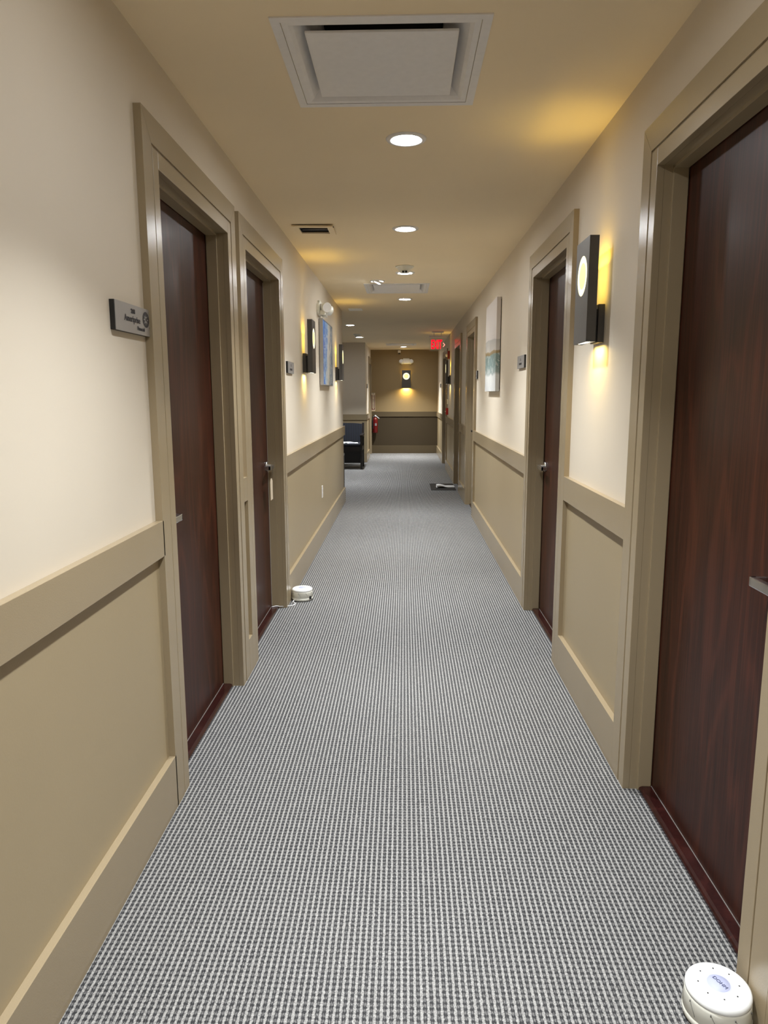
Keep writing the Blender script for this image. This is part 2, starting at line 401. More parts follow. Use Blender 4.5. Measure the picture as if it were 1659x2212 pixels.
def door(n, side, y0, y1, latch, leaf='door', seal=False, handle=True):
    s = -1 if side == 'l' else 1
    w = WL if side == 'l' else WR; fx = XL if side == 'l' else XR
    X = lambda d: fx + s*d                                    # d = depth behind the casing face
    root = bpy.data.objects.new('door_%d' % n, None); C.objects.link(root); root.location = (fx, (y0+y1)/2, 0); root['kind'] = 'structure'
    P = lambda nm, b, m, par=root: obj(nm, b, m, par, (-fx, -(y0+y1)/2, 0) if par == root else None)
    bm = newbm()
    o0, o1, zt = y0-CAS, y1+CAS, HEAD_OUT
    g0, g1, st = .052, .060, .0055                            # inner strip, groove, groove depth
    back = abs(w-fx)
    e, hz = .0007, HEAD_IN+g1                                # mitred corners with a hairline crack
    prism(bm, [(o0, 0), (y0-g1, 0), (y0-g1, hz-e), (o0, zt-e)], X(0), X(back), 'x')
    prism(bm, [(o1, 0), (y1+g1, 0), (y1+g1, hz-e), (o1, zt-e)], X(0), X(back), 'x')
    prism(bm, [(o0+e, zt), (o1-e, zt), (y1+g1-e, hz), (y0-g1+e, hz)], X(0), X(back), 'x')
    for a, b in ((y0-g1, y0-g0), (y1+g0, y1+g1)): bx(bm, X(st), X(back), a, b, 0, HEAD_IN+g1)
    bx(bm, X(st), X(back), y0-g0, y1+g0, HEAD_IN+g0, HEAD_IN+g1)
    for a, b in ((y0-g0, y0), (y1, y1+g0)): bx(bm, X(.001), X(back), a, b, 0, HEAD_IN+g0, .0015)
    bx(bm, X(.001), X(back), y0, y1, HEAD_IN, HEAD_IN+g0, .0015)
    P('door_casing', bm, M['trim'])
    bm = newbm()
    for sg, a in ((1, y0), (-1, y1)):                         # jamb: outer reveal then slightly proud stop
        bx(bm, X(back), X(.058), a-sg*.02, a, 0, HEAD_IN)
        bx(bm, X(.052), X(.098), a-sg*.02, a+sg*.009, 0, HEAD_IN, .001)
        bx(bm, X(.098), X(.160), a-sg*.02, a, 0, HEAD_IN)
    bx(bm, X(back), X(.058), y0, y1, HEAD_IN, HEAD_IN+.02)
    bx(bm, X(.052), X(.098), y0, y1, HEAD_IN-.010, HEAD_IN+.02, .001)
    bx(bm, X(.098), X(.160), y0, y1, HEAD_IN, HEAD_IN+.02)
    P('door_jamb', bm, M['trim'])
    bm = newbm(); bx(bm, X(.101), X(.145), y0+.004, y1-.004, .016, HEAD_IN-.004, .001)
    P('door_leaf', bm, M[leaf])
    bm = newbm()
    pts = [(X(.056), 0), (X(.056), .008), (X(.060), .013), (X(.068), .0155), (X(.16), .0155), (X(.16), 0)]
    prism(bm, pts, y0, y1, 'y'); P('threshold', bm, M['sill'])
    bm = newbm(); bx(bm, X(.0985), X(.1005), y0+.01, y1-.01, .0155, .0175)  # thin grey strip on the threshold along the foot of the leaf
    P('door_sweep', bm, M['sweep'])
    if seal:
        bm = newbm(); bx(bm, X(.0985), X(.1005), y1-.016, y1-.0095, .02, HEAD_IN-.02); P('weatherstrip', bm, M['seal'])
    if handle:
        yh = (y0+(.100 if side == 'l' else .066)) if latch == 'near' else y1-.066
        dr = 1 if latch == 'near' else -1; zh = .953
        bm = newbm()
        rot = Matrix.Translation((X(.101), yh, zh)) @ Matrix.Rotation(-s*pi/2, 4, 'Y')
        lathe(bm, [(0, 0), (.031, 0), (.031, .006), (.027, .010), (.012, .012), (.011, .046), (0, .046)], 32, rot)
        hd = P('door_handle', bm, M['chrome'])
        bm = newbm()
        lx0, lx1 = X(.101-.036), X(.101-.052)
        bx(bm, lx0, lx1, yh-dr*.012, yh+dr*.125, zh-.012, zh+.012, .003)
        bx(bm, X(.101-.012), lx1, yh+dr*.113, yh+dr*.125, zh-.012, zh+.012, .003)
        obj('lever', bm, M['chrome'], hd)
    return root
k = 0
for i, (a, b) in enumerate(LDOORS): k += 1; door(k, 'l', a, b, 'near' if i == 0 else 'far', seal=(i == 1))
for i, (a, b) in enumerate(RDOORS): k += 1; door(k, 'r', a, b, 'near' if i == 0 else 'far')
k += 1; door(k, 'l', FDOOR[0], FDOOR[1], 'far')

# ---------------------------------------------------------------- recessed downlights
def downlight(x, y, label, power=1.0):
    t = thing('downlight', label, 'light', (x, y, ZC), 0, 'recessed ceiling downlights')
    bm = newbm()
    lathe(bm, [(.060, -.0015), (.062, -.006), (.070, -.0075), (.082, -.005), (.086, -.0005), (.086, 0), (.060, 0)], 56)
    obj('trim_ring', bm, M['white'], t)
    bm = newbm(); lathe(bm, [(0, -.0028), (.058, -.0022), (.061, -.001), (.061, 0), (0, 0)], 48); obj('lens', bm, M['lens'], t)
    light('lamp', 'AREA', (0, 0, -.012), DOWN_COL, DOWN_W*power, t, shape='DISK', size=.12, spread=SPREAD)
    return t
for y, lab in ((-.1, 'white recessed downlight above the viewer'), (1.55, 'white recessed downlight before the large square air diffuser'),
             (3.22, 'largest round recessed downlight, just beyond the large square air diffuser'), (4.86, 'second round recessed downlight, level with the open square ceiling vent'),
             (6.55, 'round recessed downlight directly behind the smoke detector'), (8.30, 'round recessed downlight just beyond the second square air diffuser')):
    downlight(.007, y, lab)
downlight(-.01, 16.32, 'farthest round recessed downlight, in front of the brown end wall', 2.0)
downlight(-.832, 11.27, 'round recessed downlight over the alcove, nearer of the two', 1.1)
downlight(-.835, 13.58, 'round recessed downlight over the alcove behind a small smoke detector', 1.2)
# gimbal wall washer
t = thing('wall_washer', 'adjustable recessed spotlight in white ring, turned toward the blue painting', 'light', (-.255, 7.0, ZC))
bm = newbm(); lathe(bm, [(.052, -.002), (.055, -.007), (.066, -.0075), (.072, -.0005), (.072, 0), (.052, 0)], 48); obj('trim_ring', bm, M['white'], t)
bm = newbm(); rt = Matrix.Translation((.006, 0, -.004)) @ Matrix.Rotation(math.radians(22), 4, 'Y')
lathe(bm, [(.032, -.016), (.040, -.016), (.047, .004), (.032, .004)], 40, rt); obj('gimbal', bm, M['white'], t)
bm = newbm(); lathe(bm, [(0, -.012), (.032, -.012), (.032, -.004), (0, -.004)], 32, rt); obj('lens', bm, M['lens'], t)
light('lamp', 'SPOT', (.0, 0, -.03), (1, .95, .84), 11, t, (0, -math.radians(48), 0), spot_size=math.radians(62), spot_blend=.7, shadow_soft_size=.03)

# ---------------------------------------------------------------- square air diffusers
def diffuser(b, label, mesh_src=None):
    cx, cy = (b[0]+b[1])/2, (b[2]+b[3])/2; w, h = (b[1]-b[0])/2, (b[3]-b[2])/2
    t = thing('air_diffuser', label, 'air vent', (cx, cy, ZC), 0, 'square ceiling air diffusers')
    bm = newbm(); slab(bm, (-w, w), (-h, h), [(-w+.028, w-.028, -h+.028, h-.028)], -.004, .004, 'z'); obj('outer_frame', bm, M['white'], t)
    # inner pan: sloping walls rising to a dark neck
    bm = newbm(); w1, h1 = w-.030, h-.030; w2, h2 = w-.048, h-.048; w3, h3 = w-.13, h-.13
    rings = [(w1, h1, -.003), (w2, h2, -.002), (w2-.012, h2-.012, .006), (w3, h3, .075), (w3, h3, .10)]
    vs = [[bm.verts.new((sx*a, sy*c, z)) for sx, sy in ((-1, -1), (1, -1), (1, 1), (-1, 1))] for a, c, z in rings]
    for A, B in zip(vs, vs[1:]):
        for i in range(4): bm.faces.new([A[i], A[(i+1) % 4], B[(i+1) % 4], B[i]])
    obj('pan', bm, M['white'], t)
    bm = newbm(); bx(bm, -w3, w3, -h3, h3, .10, .104); obj('duct_neck', bm, M['void'], t)
    bm = newbm(); bx(bm, -w+.090, w-.090, -h+.095, h-.085, -.002, .006, .0025)
    obj('face_panel', bm, M['white'], t)
    for sx in (-1, 1):
        bm = newbm(); bx(bm, sx*(w-.17)-.004, sx*(w-.17)+.004, h3-.09, h3-.02, .006, .10)
        obj('hanger_bracket', bm, M['alu'], t)
    return t
diffuser(D1, 'large white square air diffuser in the ceiling, nearest the viewer')
diffuser(D2, 'white square air diffuser between two downlights, middle of the corridor ceiling')
diffuser(D3, 'small-looking far white air diffuser near the end wall')
# small open square vent, one edge hanging loose
t = thing('open_vent', 'square ceiling vent with open dark centre and crooked white frame', 'air vent', (-.583, 4.84, ZC))
bm = newbm(); slab(bm, (-.130, .130), (-.130, .130), [(-.092, .092, -.085, .085)], -.011, -.003, 'z')
for v in bm.verts: v.co.z -= max(0, v.co.x)*.03 + max(0, -v.co.y)*.03
obj('vent_frame', bm, M['ceil'], t)
bm = newbm()
slab(bm, (-.094, .094), (-.092, .092), [(-.090, .090, -.088, .088)], 0.0, .16, 'z'); bx(bm, -.094, .094, -.092, .092, .16, .165); obj('duct_lining', bm, M['void'], t)
bm = newbm(); bx(bm, -.088, .088, .070, .086, .008, .012); bx(bm, -.05, .06, .060, .070, .008, .010); obj('damper_edge', bm, M['alu'], t)
bm = newbm(); tube(bm, smoothpath([(.128, -.11, -.016), (.138, -.13, -.022), (.134, -.145, -.018), (.141, -.155, -.028)], 5), .0015, 6); obj('loose_wire', bm, M['ink'], t)
bm = newbm(); bx(bm, -.085, .085, -.11, .11, -.008, 0, .002)
tag(obj('access_panel', bm, M['plastic_lid'], None, (-.612, 9.24, ZC)), 'flat pale access plate on the ceiling above the alcove corner', 'panel')

# ---------------------------------------------------------------- smoke detectors
def smoke(x, y, label, sc=1.0):
    t = thing('smoke_detector', label, 'smoke detector', (x, y, ZC), 0, 'ceiling smoke detectors'); t.scale = (sc, sc, sc)
    bm = newbm(); lathe(bm, [(0, 0), (.078, 0), (.078, -.006), (.070, -.011), (0, -.011)], 48); obj('base', bm, M['plastic'], t)
    bm = newbm(); lathe(bm, [(.060, -.011), (.053, -.030), (.048, -.034), (.048, -.040), (.040, -.052), (0, -.054)], 48); obj('housing', bm, M['plastic'], t)
    for sx in (-.0125, .0125):
        bm = newbm(); bx(bm, sx-.009, sx+.009, -.052, -.030, -.056, -.042, .002)
        obj('sensor_window', bm, M['black'], t)
    return t
smoke(.003, 6.24, 'cream round smoke detector on the ceiling in front of a downlight')
smoke(-.835, 12.95, 'small round smoke detector on the alcove ceiling', .9)

# ---------------------------------------------------------------- wall sconces
def sconce(loc, rz, label, k=1.0):
    t = thing('wall_sconce', label, 'wall lamp', loc, rz, 'dark metal wall sconces')    # origin: wall face, bottom centre, facing local -Y
    bm = newbm(); bx(bm, -.055, .055, -.026, 0, 0, .152, .002); 
    for z in (.035, .115):
        lathe(bm, [(0, 0), (.003, 0), (.003, .002), (0, .0025)], 12, Matrix.Translation((-.055 if rz < 0 else .055, -.013, z)) @ Matrix.Rotation((-pi/2 if rz < 0 else pi/2), 4, 'Y'), 1)
    bp = obj('back_plate', bm, [M['bronze'], M['black']], t)
    bm = newbm(); bx(bm, -.045, .045, -.048, -.026, .004, .132); obj('stand_off', bm, M['black'], t)
    # hollow panel: front with a round hole, side walls, open back above the bracket, open bottom
    bm = newbm(); w, h, f, b, cz, r, n = .105, .408, -.0845, -.047, .268, .079, 48
    for y in (f, f+.004):
        ring = [bm.verts.new((r*cos(2*pi*i/n), y, cz+r*sin(2*pi*i/n))) for i in range(n)]
        out = []
        for i in range(n):
            a = 2*pi*i/n; c, s_ = cos(a), sin(a)
            hz = (h-cz) if s_ > 0 else cz
            kk = min(w/abs(c) if abs(c) > 1e-9 else 1e9, hz/abs(s_) if abs(s_) > 1e-9 else 1e9)
            out.append([kk*c, cz+kk*s_])
        for cx_, cz_ in ((-w, 0), (w, 0), (-w, h), (w, h)):   # snap the closest ray to every corner
            j = min(range(n), key=lambda q: (out[q][0]-cx_)**2+(out[q][1]-cz_)**2); out[j] = [cx_, cz_]
        ov = [bm.verts.new((x, y, z)) for x, z in out]
        for i in range(n): bm.faces.new([ring[i], ring[(i+1) % n], ov[(i+1) % n], ov[i]])
        if y == f: r0 = ring
        else:
            for i in range(n): bm.faces.new([r0[i], r0[(i+1) % n], ring[(i+1) % n], ring[i]])
    bmesh.ops.recalc_face_normals(bm, faces=bm.faces[:])
    bx(bm, -w, -w+.004, f+.0005, b, 0, h); bx(bm, w-.004, w, f+.0005, b, 0, h)
    bx(bm, -w+.004, w-.004, b-.003, b, .0, .165)              # lower back cover
    obj('lamp_panel', bm, M['bronze'], t)
    bm = newbm(); R = Matrix.Translation((0, f+.002, cz)) @ Matrix.Rotation(pi/2, 4, 'X')
    lathe(bm, [(0, 0), (.052, .0005)], 48, R, 0); lathe(bm, [(.052, .0005), (.079, .001), (.079, -.006)], 48, R, 1)
    obj('glass_disc', bm, [M['amber'], M['amberring']], t)
    bm = newbm(); lathe(bm, [(0, .002), (.066, .002), (.066, .012), (0, .012)], 40, Matrix.Translation((0, (f+b)/2, 0)) @ Matrix.Diagonal((1.25, .22, 1, 1)))
    obj('lower_glass', bm, M['bulbwhite'], t)
    # the bulb throws light up and sideways through the open back, and down through the open foot
    light('lamp_up', 'SPOT', (0, -.066, .395), (1.0, .74, .16), WARM_UP, t, (pi+math.radians(17), 0, 0), spot_size=math.radians(80), spot_blend=1.0, shadow_soft_size=.012)
    light('lamp_graze', 'AREA', (0, -.030, .30), WARM, .42, t, (pi, 0, 0), shape='RECTANGLE', size=.15, size_y=.026, spread=math.radians(165))
    light('lamp_back', 'AREA', (0, -.046, .245), WARM, WARM_GLOW*k, t, (pi/2, 0, 0), shape='RECTANGLE', size=.16, size_y=.18, spread=math.radians(125))
    light('lamp_down', 'AREA', (0, -.046, -.005), (1, .72, .20), WARM_DN*k*k, t, (0, 0, 0), shape='RECTANGLE', size=.14, size_y=.05, spread=math.radians(165))
    return t
sconce((WR, 3.055, 1.609), -pi/2, 'dark metal wall sconce on the right wall between the two nearest doors')
sconce((WL, 5.775, 1.574), pi/2, 'dark wall sconce on the left wall in front of the blue painting')
sconce((WL, 8.500, 1.570), pi/2, 'dark wall sconce on the left wall beyond the blue painting')
sconce((WR, 12.74, 1.585), -pi/2, 'dark wall sconce on the right wall under the exit sign')
sconce((.052, YEND, 1.572), 0, 'dark wall sconce centred on the brown end wall, seen face on', 2.2)

# ---------------------------------------------------------------- door name plates
def plate(loc, rz, w, h, label, marks, thick=.013):
    t = thing('sign_plate', label, 'sign', loc, rz, 'door name plates')                  # origin centre of the plate at the wall
    bm = newbm(); bx(bm, -w/2, w/2, -thick, 0, -h/2, h/2); obj('backing', bm, M['black'], t)
    bm = newbm(); bx(bm, -w/2+.003, w/2, -thick-.0015, -thick, -h/2, h/2); obj('face', bm, M['alu'], t)
    bm = newbm(); marks(bm, -thick-.002, w, h); obj('lettering', bm, M['ink'], t)
    return t
def marks_main(bm, y, w, h):
    add_text(bm, '203', .0175, -.008, y, .021, 1.25, bold=.0006)
    add_text(bm, 'Ameriprise', .0245, -.015, y, -.001, 1.10, bold=.0004)
    add_text(bm, 'Financial', .0150, .050, y, -.0235, 1.15, bold=.0003)
    # round emblem: a dark disc ring around a star of open points
    cx, cz, r = .094, .008, .0235; n = 40
    st = []
    for i in range(16):
        a = pi/2 + 2*pi*i/16; q = .0185 if i % 2 == 0 else .008
        st.append((cx+q*1.15*cos(a), cz+q*sin(a)))
    tmp = bmesh.new()
    ring = [tmp.verts.new((cx+r*1.15*cos(pi/2+2*pi*i/16), y, cz+r*sin(pi/2+2*pi*i/16))) for i in range(16)]
    inn = [tmp.verts.new((px, y, pz)) for px, pz in st]
    for i in range(16): tmp.faces.new([ring[i], ring[(i+1) % 16], inn[(i+1) % 16], inn[i]])
    join(bm, tmp); bx(bm, cx-.002, cx+.007, y-.0004, y, cz-.004, cz+.005)
    bx(bm, cx+.0275, cx+.0305, y-.0004, y, cz-.024, cz-.020)
def marks_small(bm, y, w, h):
    # the writing on these plates is too small to read in the photo: a short number and one blurred line
    bx(bm, -.006*w/.26, .006, y-.0004, y, .008, .024); bx(bm, -.004, .010, y-.0004, y, .006, .011)
    x = -w*.20
    for q in (.022, .012, .026, .015):
        bx(bm, x, x+q*w/.26, y-.0004, y, -.020, -.006); x += (q+.007)*w/.26
plate((WL, 2.117, 1.619), pi/2, .283, .080, 'silver plate reading 203 Ameriprise Financial beside the nearest left door', marks_main)
plate((WL, 5.030, 1.589), pi/2, .262, .078, 'silver plate with small writing beside the second left door', marks_small)
plate((WR, 5.010, 1.621), -pi/2, .285, .085, 'silver plate with small writing, right wall between door and canvas', marks_small)
plate((WR, 8.030, 1.617), -pi/2, .115, .088, 'narrow silver plate beside the third right door, past the canvas', marks_small)
plate((WR, 11.62, 1.600), -pi/2, .11, .085, 'tiny dark-edged plate on the right wall past the fourth right door', marks_small)
plate((WR, 15.98, 1.600), -pi/2, .16, .080, 'tiny plate on the right wall just before the end wall', marks_small)
plate((WL, 15.60, 1.590), pi/2, .16, .090, 'tiny plate on the far left wall before the end wall', marks_small)

# ---------------------------------------------------------------- pictures
t = thing('framed_picture', 'framed blue and white abstract print in silver box frame on left wall', 'picture', (WL, 7.275, 1.802), pi/2)
bm = newbm(); slab(bm, (-.445, .445), (-.308, .308), [(-.437, .437, -.300, .300)], -.040, -.006, 'y'); bx(bm, -.437, .437, -.012, -.006, -.300, .300); obj('frame', bm, M['alu'], t)
bm = newbm(); bx(bm, -.437, .437, -.036, -.012, -.300, .300); obj('print', bm, M['art_blue'], t)
bm = newbm(); bx(bm, -.42, .42, -.006, 0, -.28, .28); obj('hanging_back', bm, M['black'], t)
t = thing('canvas_painting', 'unframed canvas of pale sky over a teal shoreline on right wall', 'picture', (WR-.001, 6.545, 1.817), -pi/2)
bm = newbm(); bx(bm, -.388, .388, -.039, -.005, -.3875, .3875, .002); obj('canvas', bm, M['art_shore'], t)
bm = newbm(); slab(bm, (-.37, .37), (-.37, .37), [(-.33, .33, -.33, .33)], -.005, 0, 'y'); obj('stretcher', bm, M['ebony'], t)

# ---------------------------------------------------------------- emergency lights
def emergency(loc, rz, label, heads):
    t = thing('emergency_light', label, 'emergency light', loc, rz, 'twin-head emergency lights')
    bm = newbm(); pts = [(.175*math.copysign(abs(cos(a))**.6, cos(a)), .055*math.copysign(abs(sin(a))**.7, sin(a))) for a in [2*pi*i/40 for i in range(40)]]
    prism(bm, pts, -.022, 0, 'y'); bx(bm, -.075, .075, -.020, 0, .03, .075, .004); obj('backing', bm, M['plastic'], t)
    bm = newbm(); bx(bm, -.075, .075, -.058, -.022, -.045, .045, .006); obj('battery_box', bm, M['white'], t)
    for sx, (ax, az) in zip((-1, 1), heads):
        bm = newbm(); bx(bm, sx*.100-.018, sx*.100+.018, -.070, -.022, -.060, -.020, .004)
        arm = obj('swivel_arm', bm, M['plastic'], t)
        bm = newbm()
        m = Matrix.Translation((sx*.115, -.080, .006)) @ Matrix.Rotation(az, 4, 'Z') @ Matrix.Rotation(ax, 4, 'X') @ Matrix.Rotation(pi/2, 4, 'X')
        lathe(bm, [(0, -.030), (.028, -.030), (.040, -.020), (.046, .010), (.046, .022), (.041, .024)], 40, m)
        hd = obj('lamp_head', bm, M['plastic'], t)
        bm = newbm(); lathe(bm, [(0, .020), (.030, .021), (.041, .024)], 40, m); obj('lamp_glass', bm, M['paper'], hd)
    return t
emergency((WL, 6.86, 2.19), pi/2, 'white twin-head emergency light on the left wall above the blue print', ((.15, -1.0), (.15, .9)))
emergency((.05, YEND, 2.185), 0, 'white twin-head emergency light above the end wall sconce', ((-.1, -.15), (-.1, .15)))

# ---------------------------------------------------------------- exit sign
t = thing('exit_sign', 'clear hanging exit sign with glowing red EXIT and right arrow', 'exit sign', (.572, 12.5, ZC))
bm = newbm(); bx(bm, -.10, .10, -.05, .05, -.022, 0, .004); obj('ceiling_canopy', bm, M['white'], t)
bm = newbm(); bx(bm, -.145, .145, -.022, .022, -.095, -.073, .003)
for sx in (-.06, .06): bx(bm, sx-.005, sx+.005, -.005, .005, -.075, -.02)
obj('housing', bm, M['white'], t)
bm = newbm(); bx(bm, -.145, .145, -.003, .003, -.325, -.095); obj('acrylic_panel', bm, M['clear'], t)
bm = newbm(); add_text(bm, 'EXIT', .205, -.020, -.0045, -.222, .445, bold=.007)
lt = obj('lettering', bm, M['exitred'], t)
bm = newbm(); prism(bm, [(.086, -.188), (.100, -.188), (.128, -.222), (.100, -.256), (.086, -.256), (.112, -.222)], -.0045, -.0035, 'y'); obj('arrow', bm, M['exitpink'], t)

# ---------------------------------------------------------------- fire alarm things on the right wall
t = thing('horn_strobe', 'dark red fire alarm horn strobe high on the right wall', 'fire alarm', (WR, 13.02, 2.10), -pi/2)
bm = newbm(); bx(bm, -.055, .055, -.042, 0, -.072, .072, .008); obj('body', bm, M['darkred'], t)
bm = newbm(); lathe(bm, [(.028, 0), (.027, .018), (.018, .032), (0, .036)], 28, Matrix.Translation((0, -.042, -.005)) @ Matrix.Rotation(pi/2, 4, 'X')); obj('strobe_lens', bm, M['paper'], t)
t = thing('pull_station', 'bright red fire alarm pull station on the right wall', 'fire alarm', (WR, 13.28, 1.10), -pi/2)
bm = newbm(); bx(bm, -.042, .042, -.045, 0, -.062, .062, .005); obj('body', bm, M['red'], t)
bm = newbm(); bx(bm, -.028, .028, -.055, -.045, -.012, .006, .002); obj('pull_handle', bm, M['paper'], t)
bm = newbm(); bx(bm, -.02, .02, -.022, 0, -.045, .045, .004)
tag(obj('wall_plate', bm, M['plastic'], None, (WR, 13.28, 1.275)), 'small pale plate on the right wall above the red pull station', 'wall plate').rotation_euler = (0, 0, -pi/2)

# ---------------------------------------------------------------- end wall: camera, extinguisher, its sign
t = thing('security_camera', 'small dark-eyed dome camera at the top of the end wall', 'camera', (-.115, YEND, 2.405))
bm = newbm(); bx(bm, -.034, .034, -.06, 0, -.02, .04, .006); obj('mount', bm, M['white'], t)
bm = newbm(); lathe(bm, [(0, -.032), (.016, -.028), (.026, -.016), (.028, 0), (0, 0)], 28, Matrix.Translation((.002, -.045, -.018))); obj('dome', bm, M['black'], t)
t = thing('fire_extinguisher', 'red fire extinguisher hanging on the end wall by its left corner', 'fire extinguisher', (-.700, YEND-.003, .50))
bm = newbm(); lathe(bm, [(0, 0), (.058, 0), (.064, .012), (.064, .30), (.058, .335), (.036, .362), (.018, .372), (.018, .385), (0, .385)], 40, Matrix.Translation((0, -.092, 0))); obj('cylinder', bm, M['extred'], t)
bm = newbm(); bx(bm, -.018, .018, -.11, -.074, .385, .415, .004); bx(bm, -.012, .012, -.10, -.02, .392, .400); obj('valve', bm, M['chrome'], t)
bm = newbm()
prism(bm, [(-.012, .415), (.010, .430), (.108, .345), (.100, .336), (.008, .405), (-.012, .405)], -.100, -.084, 'y'); obj('carry_handle', bm, M['paper'], t)
bm = newbm(); tube(bm, smoothpath([(.0, -.12, .40), (-.045, -.15, .37), (-.05, -.165, .25), (-.045, -.165, .10)], 6), .014, 10); obj('hose', bm, M['black'], t)
bm = newbm(); lathe(bm, [(0, .010), (.016, .010), (.018, 0), (0, 0)], 20, Matrix.Translation((.004, -.112, .398)) @ Matrix.Rotation(pi/2, 4, 'X')); obj('gauge', bm, M['paper'], t)
bm = newbm(); bx(bm, .000, .045, -.1585, -.1545, .17, .23, .001); obj('instruction_label', bm, M['alu'], t)
bm = newbm(); bx(bm, -.02, .02, -.03, 0, .22, .42, .002); obj('wall_hook', bm, M['black'], t)
t = thing('extinguisher_sign', 'tall narrow fire extinguisher arrow sign on the end wall', 'sign', (-.742, YEND, 1.235))
bm = newbm(); bx(bm, -.046, .046, -.003, 0, -.215, .215); obj('board', bm, M['card'], t)
bm = newbm(); bx(bm, -.037, .037, -.0036, -.003, -.185, .165); obj('red_field', bm, M['darkred'], t)
bm = newbm(); prism(bm, [(-.023, .185), (.023, .185), (.023, -.150), (0, -.178), (-.023, -.150)], -.0044, -.0036, 'y'); obj('arrow', bm, M['card'], t)
bm = newbm()
add_text(bm, 'FIRE', .020, 0, -.005, .203, 1.0, bold=.0005)
for i, ch in enumerate('EXTINGUISHER'): add_text(bm, ch, .028, 0, -.005, .162-i*.0265, 1.1, bold=.0008)
obj('lettering', bm, M['ink'], t)

# ---------------------------------------------------------------- outlet
t = thing('wall_outlet', 'white wall outlet low in the left wainscot panel', 'outlet', (WL+.003, 6.86, .472), pi/2)
bm = newbm(); bx(bm, -.037, .037, -.006, 0, -.058, .058, .002); obj('cover_plate', bm, M['white'], t)
bm = newbm()
for z in (.022, -.022): bx(bm, -.016, .016, -.008, -.006, z-.014, z+.014, .001)
obj('socket', bm, M['paper'], t)

# ---------------------------------------------------------------- white noise machines
def noise_machine(loc, rz, label, text, sw=-.55):
    t = thing('noise_machine', label, 'noise machine', loc, rz, 'white noise machines on the carpet')
    bm = newbm(); lathe(bm, [(0, 0), (.066, 0), (.067, .004), (0, .004)], 56); obj('foot_ring', bm, M['black'], t)
    bm = newbm()
    lathe(bm, [(0, .004), (.070, .004), (.073, .008), (.0735, .022), (.0725, .0225), (.0725, .0235), (.073, .024), (.0705, .058), (.0695, .068), (0, .068)], 72)
    obj('base_shell', bm, M['plastic'], t)
    bm = newbm(); lathe(bm, [(.0685, .066), (.0700, .0665), (.0705, .072), (.0685, .0785), (.063, .0825), (.052, .0845), (.024, .085), (0, .085)], 72); obj('cap', bm, M['plastic_lid'], t)
    bm = newbm(); lathe(bm, [(0, .0858), (.0245, .0858), (.0250, .0848), (.0262, .0854), (.0272, .0846)], 48); lab = obj('centre_label', bm, M['lavender'], t)
    if text:
        bm = text_bm('DOHM', .0125); bmesh.ops.transform(bm, matrix=Matrix.Translation((.0005, .004, .0864)) @ Matrix.Diagonal((1.0, 1, 1, 1)), verts=bm.verts[:])
        obj('lettering', bm, M['inkgrey'], lab)
    for i in range(8):
        bm = newbm(); a = 2*pi*i/8+.2; lathe(bm, [(0, .0856), (.0017, .0856), (.0017, .084)], 10, Matrix.Translation((.044*cos(a), .044*sin(a), 0)))
        obj('sound_hole', bm, M['black'], t)
    for i in range(9):                                        # slanted slits round the side
        bm = newbm(); a = 2*pi*i/9+.35
        pts = [Vector((.0727*cos(a+q*.22), .0727*sin(a+q*.22), .060-q*.030)) for q in (0, .25, .5, .75, 1)]
        tube(bm, pts, .0005, 6); tube(bm, [pts[0]+Vector((0, 0, .001)), pts[0]-Vector((0, 0, .004))], .0013, 6); obj('side_slit', bm, M['slit'], t)
    for i in range(12):
        bm = newbm(); a = 2*pi*i/12+.1; tube(bm, [(.0725*cos(a), .0725*sin(a), .012), (.0742*cos(a), .0742*sin(a), .012)], .0014, 6)
        obj('vent_hole', bm, M['slit'], t)
    bm = newbm(); m = Matrix.Rotation(sw, 4, 'Z')
    tmp = bmesh.new(); bx(tmp, .069, .0755, -.010, .010, .012, .034, .001); join(bm, tmp, 0, m)
    obj('power_switch', bm, M['black'], t); 
    return t
noise_machine((-.703, 4.772, 0), -.05, 'white noise machine on the carpet against the left door casing', False)
m2 = noise_machine((.7135, 1.437, 0), -1.12, 'white round noise machine marked DOHM, on the carpet at bottom right', True, 2.2)
bm = newbm(); tmp = bmesh.new(); bx(tmp, .058, .0835, -.018, .018, .016, .034, .006); join(bm, tmp, 0, Matrix.Rotation(-.22, 4, 'Z')); obj('control_tab', bm, M['plastic_lid'], m2)
bm = newbm(); tube(bm, smoothpath([(-.748, 4.715, .012), (-.757, 4.690, .006), (-.738, 4.665, .004), (-.742, 4.618, .0035), (-.775, 4.594, .004), (-.82, 4.560, .012), (-.845, 4.545, .019), (-.871, 4.525, .019)], 8), .0032, 10)
tag(obj('power_cord', bm, M['paper']), 'white cord running under the second left door', 'cord')
bm = newbm(); tube(bm, smoothpath([(.770, 1.488, .012), (.772, 1.52, .006), (.80, 1.545, .006), (.842, 1.56, .014), (.86, 1.57, .019), (.885, 1.60, .019)], 8), .0032, 10)
tag(obj('power_cord', bm, M['paper']), 'white cord stub behind the large noise machine at the right', 'cord')

# ---------------------------------------------------------------- tag on second left door's lever
t = thing('door_tag', 'buff card tag hanging from the second left door lever', 'tag', (XL-.046, 4.44, .953))
bm = newbm(); tube(bm, [(0, 0, .014), (-.004, -.002, -.035), (-.008, 0, -.075)], .001, 6); obj('string', bm, M['ink'], t)
bm = newbm(); prism(bm, [(-.018, -.07), (.018, -.07), (.036, -.09), (.036, -.205), (-.036, -.205), (-.036, -.09)], -.013, -.0118, 'x'); obj('card', bm, M['card'], t)

